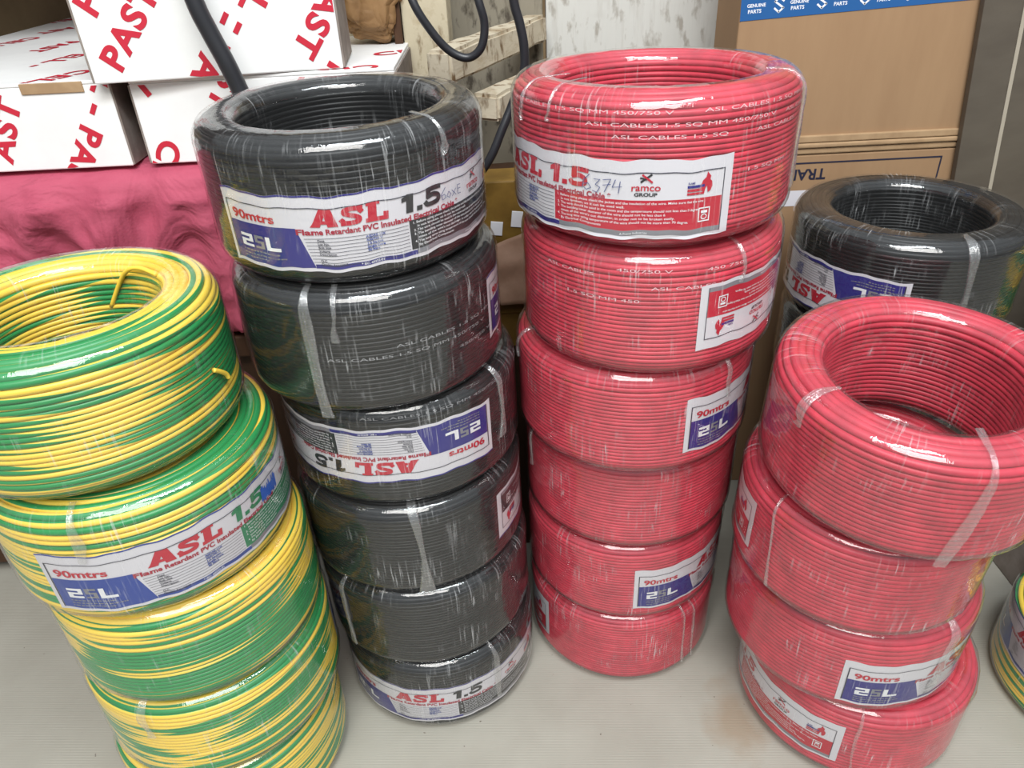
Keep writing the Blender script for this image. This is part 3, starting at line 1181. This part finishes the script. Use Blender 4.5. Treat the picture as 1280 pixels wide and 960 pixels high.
for i, tx in enumerate(['lower green and yellow coil on the grey box before the dark panel', 'topmost green and yellow coil before the dark panel at the right edge']):
    coil('green', (i + 1) % 3, 0.654, 0.642, 0.195 + i * 0.0974, 0.960, 0.0974, tx, 'green and yellow coils before the dark panel', 0, None, [], None, i, i * 2.2)
gb = thing('grey_box', 'grey board box at the right edge carrying two green and yellow coils', 'box', (0.668, 0.654, 0))
box('body', -0.100, 0.10, -0.100, 0.11, 0.0, 0.180, M_CARTONGREY, gb, 0.002)
box('lid', -0.102, 0.102, -0.102, 0.112, 0.180, 0.1945, M_CARTONGREY, gb, 0.002)


# ------------------------------------------------------------------ crimson bale under the cartons
def noise3(p, s):
    return mnoise.noise(Vector(p) * s)


def bale():
    bm = bmesh.new()
    x0, x1, y0, y1, z0, z1 = -0.98, -0.115, 0.672, 1.66, 0.33, 0.505
    nx, ny, nz = 150, 50, 36
    r = bmesh.ops.create_cube(bm, size=1.0)
    for v in bm.verts:
        v.co = Vector(((x0 + x1) / 2 + v.co.x * (x1 - x0), (y0 + y1) / 2 + v.co.y * (y1 - y0), (z0 + z1) / 2 + v.co.z * (z1 - z0)))
    for ax, lo, hi, n in ((0, x0, x1, nx), (1, y0, y1, 24), (2, z0, z1, nz)):
        for k in range(1, n):
            co = Vector((0, 0, 0))
            co[ax] = lo + (hi - lo) * k / n
            no = Vector((0, 0, 0))
            no[ax] = 1
            bmesh.ops.bisect_plane(bm, geom=bm.verts[:] + bm.edges[:] + bm.faces[:], plane_co=co, plane_no=no)
    rad = 0.022
    for v in bm.verts:
        p = v.co.copy()
        # rounded edges
        c = Vector((min(max(p.x, x0 + rad), x1 - rad), min(max(p.y, y0 + rad), y1 - rad), min(max(p.z, z0 + rad), z1 - rad)))
        d = p - c
        if d.length > 1e-6:
            p = c + d.normalized() * rad
        front = max(0.0, 1 - (p.y - y0) / 0.05)
        if p.z > z0 + 0.012:
            # hanging folds on the front, creased along the upper edge
            u, w = p.x, p.z
            f = 0.0
            for (cx, sl, wd, h) in ((-0.36, 0.25, 0.020, 0.016), (-0.275, -0.1, 0.014, 0.010), (-0.43, 0.5, 0.022, 0.012), (-0.31, 0.6, 0.012, 0.009),
                                    (-0.50, -0.3, 0.02, 0.012), (-0.24, 0.2, 0.012, 0.010), (-0.40, -0.55, 0.010, 0.007), (-0.20, 0.0, 0.015, 0.012)):
                q = (u - cx - sl * (w - 0.46)) / wd
                f += h * math.exp(-q * q) * (0.4 + 0.6 * max(0, min(1, (w - 0.25) / 0.2)))
            f += 0.007 * noise3((u * 1.3, 0, w), 16) + 0.004 * (1 - abs(noise3((u, 3, w * 1.4), 26)) * 2)
            p.y -= front * max(-0.012, min(0.024, 1.3 * f - 0.006)) * (1 if p.z < z1 - 0.02 else 0.4)
            topk = max(0, (p.z - z1 + 0.03) / 0.03)
            if p.y < 0.70:
                p.z -= topk * front * 0.006 * (0.5 + noise3((u, 1, 0), 22))
        v.co = p
    o = bm_obj('fabric_bale', bm, M_CLOTH, smooth=True)
    tag(o, 'crimson cloth covered bale supporting the white printed cartons', 'bale')


bale()
sd = thing('added_dark_stand', 'added dark brown stand in place of the shaded lower crimson bale', 'stand', (-0.55, 1.16, 0))  # added stand; its dark brown stands in for shade low on the bale
box('top', -0.43, 0.435, -0.480, 0.50, 0.305, 0.3295, M_DARKWOOD, sd, 0.002)
box('front_panel', -0.42, 0.425, -0.470, -0.452, 0.02, 0.305, M_DARKWOOD, sd, 0.002)
for sx in (-0.40, 0.405):
    for sy in (-0.42, 0.46):
        box('leg', sx - 0.02, sx + 0.02, sy - 0.02, sy + 0.02, 0.0, 0.305, M_DARKWOOD, sd, 0.002)


# ------------------------------------------------------------------ white cartons with diagonal red print
def past_line(f, t, x, y, deg, size=0.0265):
    f.text(t, x, y, size, M_PRINTRED, 1, 0.0009, 0, None, math.radians(deg), None, 1.18)


def carton(label, x0, x1, y0, y1, z0, z1, front, top=None, slot=None, Z=0.0):
    t = thing('carton', label, 'carton', ((x0 + x1) / 2, (y0 + y1) / 2, z0), None, 'white cartons with red diagonal print')
    t.rotation_euler.z = Z
    hx, hy, h = (x1 - x0) / 2, (y1 - y0) / 2, z1 - z0

    def joined(name, bm_fn, flats, material):
        bm = bmesh.new()
        bm_fn(bm)
        me0 = bpy.data.meshes.new(name)
        bm.to_mesh(me0)
        bm.free()
        V = [tuple(v.co) for v in me0.vertices]
        F = [tuple(p.vertices) for p in me0.polygons]
        Mi = [0] * len(F)
        mats = [material]
        for f, O, U, W, N in flats:
            m2 = f.placed('p', O, U, W, N)
            o = len(V)
            V += [tuple(v.co) for v in m2.vertices]
            for p in m2.polygons:
                F.append(tuple(i + o for i in p.vertices))
                mm = m2.materials[p.material_index]
                if mm not in mats:
                    mats.append(mm)
                Mi.append(mats.index(mm))
        return link(name, mesh_from(name, V, F, mats, Mi), t)
    ff = Flat()
    for (s_, x, z, d) in front:
        past_line(ff, s_, x, z, d)
    ff.clip(x0 + 0.001, x1 - 0.001, z0 + 0.001, z1 - 0.004)
    joined('body', lambda bm: box_bm(bm, -hx, hx, -hy, hy, 0, h - 0.003, 0.0012), [(ff, (-(x0 + x1) / 2, -hy, -z0), (1, 0, 0), (0, 0, 1), (0, -1, 0))], M_CARTONWHITE)
    fl_ = []
    if top:
        ft = Flat()
        for (s_, x, y, d) in top:
            past_line(ft, s_, x, y, d)
        ft.clip(x0 + 0.001, x1 - 0.001, y0 + 0.001, y1 - 0.001)
        fl_ = [(ft, (-(x0 + x1) / 2, -(y0 + y1) / 2, h), (1, 0, 0), (0, 1, 0), (0, 0, 1))]
    joined('lid', lambda bm: box_bm(bm, -hx, hx, -hy, hy, h - 0.003, h, 0.0008), fl_, M_CARTONWHITE)
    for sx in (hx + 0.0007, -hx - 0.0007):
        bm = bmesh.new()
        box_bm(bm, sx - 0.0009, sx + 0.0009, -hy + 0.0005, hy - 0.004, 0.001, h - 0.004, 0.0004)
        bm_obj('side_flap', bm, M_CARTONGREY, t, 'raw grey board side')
    if slot:
        a, b = slot
        bm = bmesh.new()
        cx = (x0 + x1) / 2
        box_bm(bm, a - cx, b - cx, -hy - 0.0012, -hy + 0.004, h - 0.009, h - 0.0002, 0.0005)
        bm_obj('tuck_tab', bm, M_KRAFTEDGE, t, 'raw brown cut edge of the tab')
    return t


carton('white carton at far left on the crimson bale, its long lid in view', -0.62, -0.334, 0.690, 1.24, 0.505, 0.579,
       [('AST', -0.4417, 0.5125, 62), ('- PAST', -0.3556, 0.563, 237), ('L', -0.3418, 0.5843, 237)],
       [('ELL -', -0.4371, 0.8513, -102), ('PAST', -0.4933, 0.9572, -99), ('CELL', -0.5651, 1.0133, -106), ('CELL', -0.3811, 0.7475, -116),
        ('PAST', -0.5551, 1.1187, -111), ('CELL', -0.604, 1.23, -111)], (-0.410, -0.356))
carton('white carton on the bale under the raised one, right end behind the black coil', -0.318, -0.088, 0.692, 0.90, 0.505, 0.577,
       [('ST', -0.2347, 0.5823, 234), ('CELL', -0.3017, 0.529, 237), ('T', -0.3107, 0.5599, 30), ('- PAST', -0.170, 0.580, 234)],
       [('CELL', -0.105, 0.71, 200), ('CELL', -0.112, 0.755, 20)])
carton('white carton resting on top of the two others, nearest the hanging black cable', -0.343, -0.135, 0.686, 0.775, 0.5775, 0.700,
       [('PAST', -0.3196, 0.5849, 50), ('- PAST', -0.2272, 0.6293, 234), ('AST', -0.1403, 0.642, 233), ('P', -0.3266, 0.6269, 50), ('L -', -0.2023, 0.6435, 234), ('T', -0.1412, 0.5898, 233)], Z=math.radians(5))

# kraft paper bag beside the cartons
def paper_bag():
    bm = bmesh.new()
    bmesh.ops.create_icosphere(bm, subdivisions=6, radius=1.0)
    for v in bm.verts:
        p = v.co.copy()
        q = Vector((math.copysign(abs(p.x) ** 0.6, p.x), math.copysign(abs(p.y) ** 0.7, p.y), math.copysign(abs(p.z) ** 0.55, p.z)))
        d = mnoise.voronoi(p * 1.7 + Vector((3, 1, 2)))[0]
        e = d[1] - d[0]
        d2 = mnoise.voronoi(p * 4.0)[0]
        k = 1 + 0.20 * min(e, 0.6) - 0.10 + 0.06 * min(d2[1] - d2[0], 0.4) + 0.10 * mnoise.noise(p * 1.5)
        q = q * k
        wz = 0.040 if q.z < 0.1 else 0.048
        v.co = Vector((q.x * wz * 0.8, q.y * 0.036, q.z * 0.036))
    o = bm_obj('paper_bag', bm, M_BAG, smooth=False)
    return o


pb = paper_bag()
pb.location = (-0.122, 0.848, 0.6155)
pb.rotation_euler = (0.0, 0.12, 0)
tag(pb, 'crumpled brown kraft paper bag between the white cartons and the plaster post', 'paper bag')
# crate of dark timber that carries the bag and the whitewashed beams
cr = thing('wooden_crate', 'whitewashed rough timber frame with beams behind the black and red stacks', 'crate', (0.0, 0.80, 0.0))


def beam(name, a, b, w, h, material, parent, base=(0, 0.80, 0)):
    """a rough sawn beam from a to b (world coordinates of its axis)"""
    a, b = Vector(a), Vector(b)
    d = (b - a)
    L = d.length
    d.normalize()
    up = Vector((0, 0, 1))
    s_ = d.cross(up).normalized()
    u = s_.cross(d)
    bm = bmesh.new()
    box_bm(bm, 0, L, -w / 2, w / 2, -h / 2, h / 2)
    bmesh.ops.subdivide_edges(bm, edges=bm.edges[:], cuts=7, use_grid_fill=True)
    bmesh.ops.bevel(bm, geom=[e for e in bm.edges if e.calc_face_angle(0) > 1], offset=0.003, segments=2, affect='EDGES')
    for v in bm.verts:
        v.co += Vector((0, noise3(v.co + a * 7, 30), noise3(v.co + a * 3 + Vector((5, 5, 5)), 30))) * 0.0018
        p = a + d * v.co.x + s_ * v.co.y + u * v.co.z
        v.co = p - Vector(base)
    return bm_obj(name, bm, material, parent)


beam('beam', (-0.053, 0.742, 0.567), (0.050, 0.965, 0.567), 0.027, 0.029, M_WOOD, cr)
beam('beam', (-0.013, 0.740, 0.529), (0.085, 0.93, 0.529), 0.030, 0.024, M_WOOD, cr)
beam('post', (-0.006, 0.775, 0.0), (-0.006, 0.775, 0.5165), 0.020, 0.026, M_WOOD, cr)
beam('post', (0.083, 0.945, 0.0), (0.083, 0.945, 0.583), 0.02, 0.030, M_WOOD, cr)
beam('rail', (-0.048, 0.88, 0.0), (-0.048, 0.88, 0.70), 0.022, 0.02, M_GREYBOARD, cr)
box('back_board', -0.10, 0.058, 0.175, 0.19, 0.02, 0.78, M_GREYBOARD, cr, 0.002)
beam('cross_bar', (-0.07, 0.80, 0.43), (0.09, 0.80, 0.43), 0.03, 0.05, M_DARKWOOD, cr)

# post of plaster with a dark timber edge
pp = thing('plaster_post', 'cream plaster post with a dark timber edge left of the timber frame', 'post', (-0.08, 0.86, 0))
box('post_body', -0.012, 0.034, -0.03, 0.05, 0, 0.75, M_PLASTER, pp, 0.002)
box('edge_strip', -0.0205, -0.0125, -0.036, 0.03, 0, 0.75, M_DARKWOOD, pp, 0.001, None, 'dark brown timber edge')

# crates for the gap between the stacks
bx = thing('mustard_carton', 'flat mustard carton low in the gap between black and red stacks', 'carton', (0.0, 0.755, 0.294))
box('body', -0.075, 0.085, -0.062, 0.0, 0.0, 0.052, M_GOLD, bx, 0.002)
box('lid', -0.077, 0.087, -0.064, 0.0, 0.040, 0.056, M_GOLD, bx, 0.002)
dc = thing('dark_chest', 'dark brown chest in the shadow behind the black and red stacks', 'chest', (0.0, 0.76, 0))
box('body', -0.085, 0.095, -0.062, 0.012, 0.0, 0.280, M_DARKWOOD, dc, 0.002)
box('lid', -0.087, 0.097, -0.064, 0.013, 0.280, 0.2935, M_DARKWOOD, dc, 0.002)
bx2 = thing('mustard_carton', 'small mustard carton with white tape bits, upper one in the gap', 'carton', (0.0, 0.74, 0.350))
box('body', -0.07, 0.075, -0.030, 0.012, 0.0, 0.118, M_GOLD, bx2, 0.002)
bm = bmesh.new()
for (a, b, c, d) in ((-0.022, 0.062, 0.012, 0.014), (-0.002, 0.072, 0.011, 0.016), (-0.001, 0.050, 0.012, 0.010), (0.018, 0.060, 0.009, 0.012)):
    box_bm(bm, a, a + c, -0.0312, -0.0300, b, b + d, 0.0002, 1, Matrix.Rotation(0.12, 4, 'Y'))
bm_obj('tape_scrap', bm, M_WHITE, bx2, 'torn white tape')
# leaning sheet of kraft paper
V = np.zeros((24, 16, 3))
for i in range(24):
    for j in range(16):
        u, w = i / 23, j / 15
        V[i, j] = (-0.035 + 0.085 * u, 0.678 + 0.022 * w + 0.003 * mnoise.noise(Vector((u * 4, w * 4, 1))), 0.3515 + (0.045 + 0.035 * u) * w)
me = grid_mesh('paper_sheet', V, False, False, noisy('tan_paper', (170, 135, 112), (150, 116, 94), (40, 40, 40), 1, 0.6, 0.2))
o = link('paper_sheet', me)
md = o.modifiers.new('thickness', 'SOLIDIFY')
md.thickness = 0.0012
tag(o, 'tan paper sheet leaning in the gap on the lower mustard carton', 'paper sheet')

# ------------------------------------------------------------------ hanging black cables
def cable_obj(pts, r, label):
    c0 = Vector(pts[0])
    o = link('power_cable', tube_mesh('power_cable', [Vector(p) - c0 for p in pts], r, M_RUBBER, 14))
    o.location = c0
    tag(o, label, 'cable', 'hanging black cables')


cable_obj([(-0.250, 0.665, 0.76), (-0.240, 0.664, 0.69), (-0.233, 0.660, 0.639), (-0.226, 0.660, 0.613), (-0.219, 0.660, 0.592), (-0.212, 0.660, 0.566), (-0.200, 0.655, 0.53), (-0.19, 0.652, 0.45)],
          0.0072, 'thick black cable hanging in front of the raised white carton')
cable_obj([(-0.088, 0.73, 0.72), (-0.075, 0.715, 0.66), (-0.067, 0.70, 0.627), (-0.053, 0.70, 0.602), (-0.039, 0.702, 0.586), (-0.024, 0.702, 0.580), (-0.012, 0.70, 0.588), (-0.008, 0.70, 0.606), (-0.012, 0.70, 0.625), (-0.02, 0.71, 0.66), (-0.03, 0.73, 0.73)],
          0.0036, 'thin black cable hanging in a loop over the timber beam')
cable_obj([(0.010, 0.71, 0.74), (0.014, 0.70, 0.66), (0.0175, 0.70, 0.623), (0.022, 0.70, 0.605), (0.025, 0.70, 0.586), (0.0235, 0.70, 0.565), (0.013, 0.70, 0.540), (0.003, 0.695, 0.52), (-0.010, 0.69, 0.495), (-0.03, 0.69, 0.47)],
          0.0040, 'black cable hanging straight down beside the topmost red middle coil')

# ------------------------------------------------------------------ boards and big cartons at the back right
wb = box('white_board', 0.062, 0.40, 0.98, 0.995, 0.0, 0.80, M_BOARD, None, 0.001)
tag(wb, 'scuffed white board standing behind the middle red stack', 'board')

LO, LX0, LX1, LY0, LY1 = 0.800, 0.2395, 0.62, 0.800, 0.885
lc = thing('cardboard_carton', 'brown lower carton with dark printed frame behind the black ring coil', 'carton', (0.43, 0.84, 0), None, 'large brown cartons')
f = Flat()
f.rect(0.250, 0.4765, 0.4415, 0.4432, M_INKDARK, 1)
f.rect(0.4748, 0.4765, 0.10, 0.4415, M_INKDARK, 1)
f.text('TRADING', 0.3525, 0.4355, 0.0165, M_INKDARK, 1, 0.0004, 0, None, PI)
f.rect(0.290, 0.3485, 0.395, 0.4125, M_PAPER, 1)


def with_print(name, f, bmfn, material, parent, base, y):
    bm = bmesh.new()
    bmfn(bm)
    me0 = bpy.data.meshes.new(name)
    bm.to_mesh(me0)
    bm.free()
    m2 = f.placed('p', (0, y, 0), (1, 0, 0), (0, 0, 1), (0, -1, 0))
    V = [tuple(v.co) for v in me0.vertices]
    F = [tuple(p.vertices) for p in me0.polygons]
    Mi = [0] * len(F)
    mats = [material] + list(m2.materials)
    o = len(V)
    V += [tuple(v.co) for v in m2.vertices]
    for p in m2.polygons:
        F.append(tuple(i + o for i in p.vertices))
        Mi.append(p.material_index + 1)
    V = [(a - base[0], b - base[1], c - base[2]) for a, b, c in V]
    return link(name, mesh_from(name, V, F, mats, Mi), parent)


with_print('body', f, lambda bm: box_bm(bm, LX0, LX1, LY0, LY1, 0, 0.4515, 0.002), M_KRAFT, lc, (0.43, 0.84, 0), LY0)
for z0, z1, yy in ((0.4520, 0.4585, 0.0015), (0.4590, 0.4640, 0.004)):
    bm = bmesh.new()
    box_bm(bm, LX0, LX1, LY0 - yy, LY1, z0, z1, 0.0015)
    bmesh.ops.translate(bm, verts=bm.verts, vec=(-0.43, -0.84, 0))
    bm_obj('flap', bm, M_KRAFTEDGE, lc, 'folded lid edge')
uc = thing('cardboard_carton', 'brown upper carton sealed with blue printed tape behind the tall red stack', 'carton', (0.43, 0.84, 0.4645), None, 'large brown cartons')
bm = bmesh.new()
box_bm(bm, LX0, LX1, LY0, LY1, 0.0, 0.29, 0.002)
bmesh.ops.translate(bm, verts=bm.verts, vec=(-0.43, -0.84, 0))
bm_obj('body', bm, M_KRAFT, uc)
bm = bmesh.new()
box_bm(bm, LX0 - 0.001, LX1, LY0 - 0.003, LY0 + 0.004, 0.0, 0.0075, 0.0012)
bmesh.ops.translate(bm, verts=bm.verts, vec=(-0.43, -0.84, 0))
bm_obj('flap', bm, M_KRAFTEDGE, uc, 'folded lower edge')
# tape: a thin sloping strip with white marks
f = Flat()
f.rect(0.2400, 0.62, 0.0, 0.048, M_TAPE, 0)
for q in range(9):
    x = 0.246 + q * 0.0415
    for (tx, dx, yy, sz) in (('GENUINE', 0.0, 0.0115, 0.0042), ('PARTS', 0.001, 0.0062, 0.0046), ('GENUINE', 0.0, 0.040, 0.0042), ('PARTS', 0.001, 0.0345, 0.0046)):
        f.text(tx, x + dx, yy, sz, M_WHITE, 1, 0.0001)
    for yy in (0.0148, 0.0425):
        # slanted double-hook mark
        cx = x + 0.031
        f.stroke([(cx + 0.0042, yy), (cx, yy + 0.0035), (cx - 0.0042, yy)], 0.0017, M_WHITE, 1)
        f.stroke([(cx - 0.0042, yy), (cx + 0.0042, yy - 0.006)], 0.0017, M_WHITE, 1)
        f.stroke([(cx - 0.0042, yy - 0.006), (cx, yy - 0.0095), (cx + 0.0042, yy - 0.006)], 0.0017, M_WHITE, 1)
me = f.placed('tape', (0.0, LY0, 0.5755 - 0.4645), (1, 0, 0.040), (-0.040, 0, 1), (0, -1, 0), 0.0005, 0.0001)
for v in me.vertices:
    v.co.x -= 0.43
    v.co.y -= 0.84
link('tape', me, uc, 'blue tape with white lettering')

# dark laminate panel leaning at the right
dp = thing('laminate_panel', 'dark grey brown laminate panel with a pale joint line at right', 'panel', (0.535, 0.792, 0))
dp.rotation_euler = (0, -math.radians(6.2), 0)
box('panel', 0.0, 0.0385, -0.004, 0.004, 0.004, 0.80, M_PANEL, dp, 0.0008)
box('panel', 0.0425, 0.60, -0.004, 0.004, 0.004, 0.80, M_PANEL, dp, 0.0008)
box('joint_strip', 0.0385, 0.0425, -0.0045, 0.0035, 0.004, 0.80, M_STRIP, dp, 0.0003, None, 'pale strip in the joint')
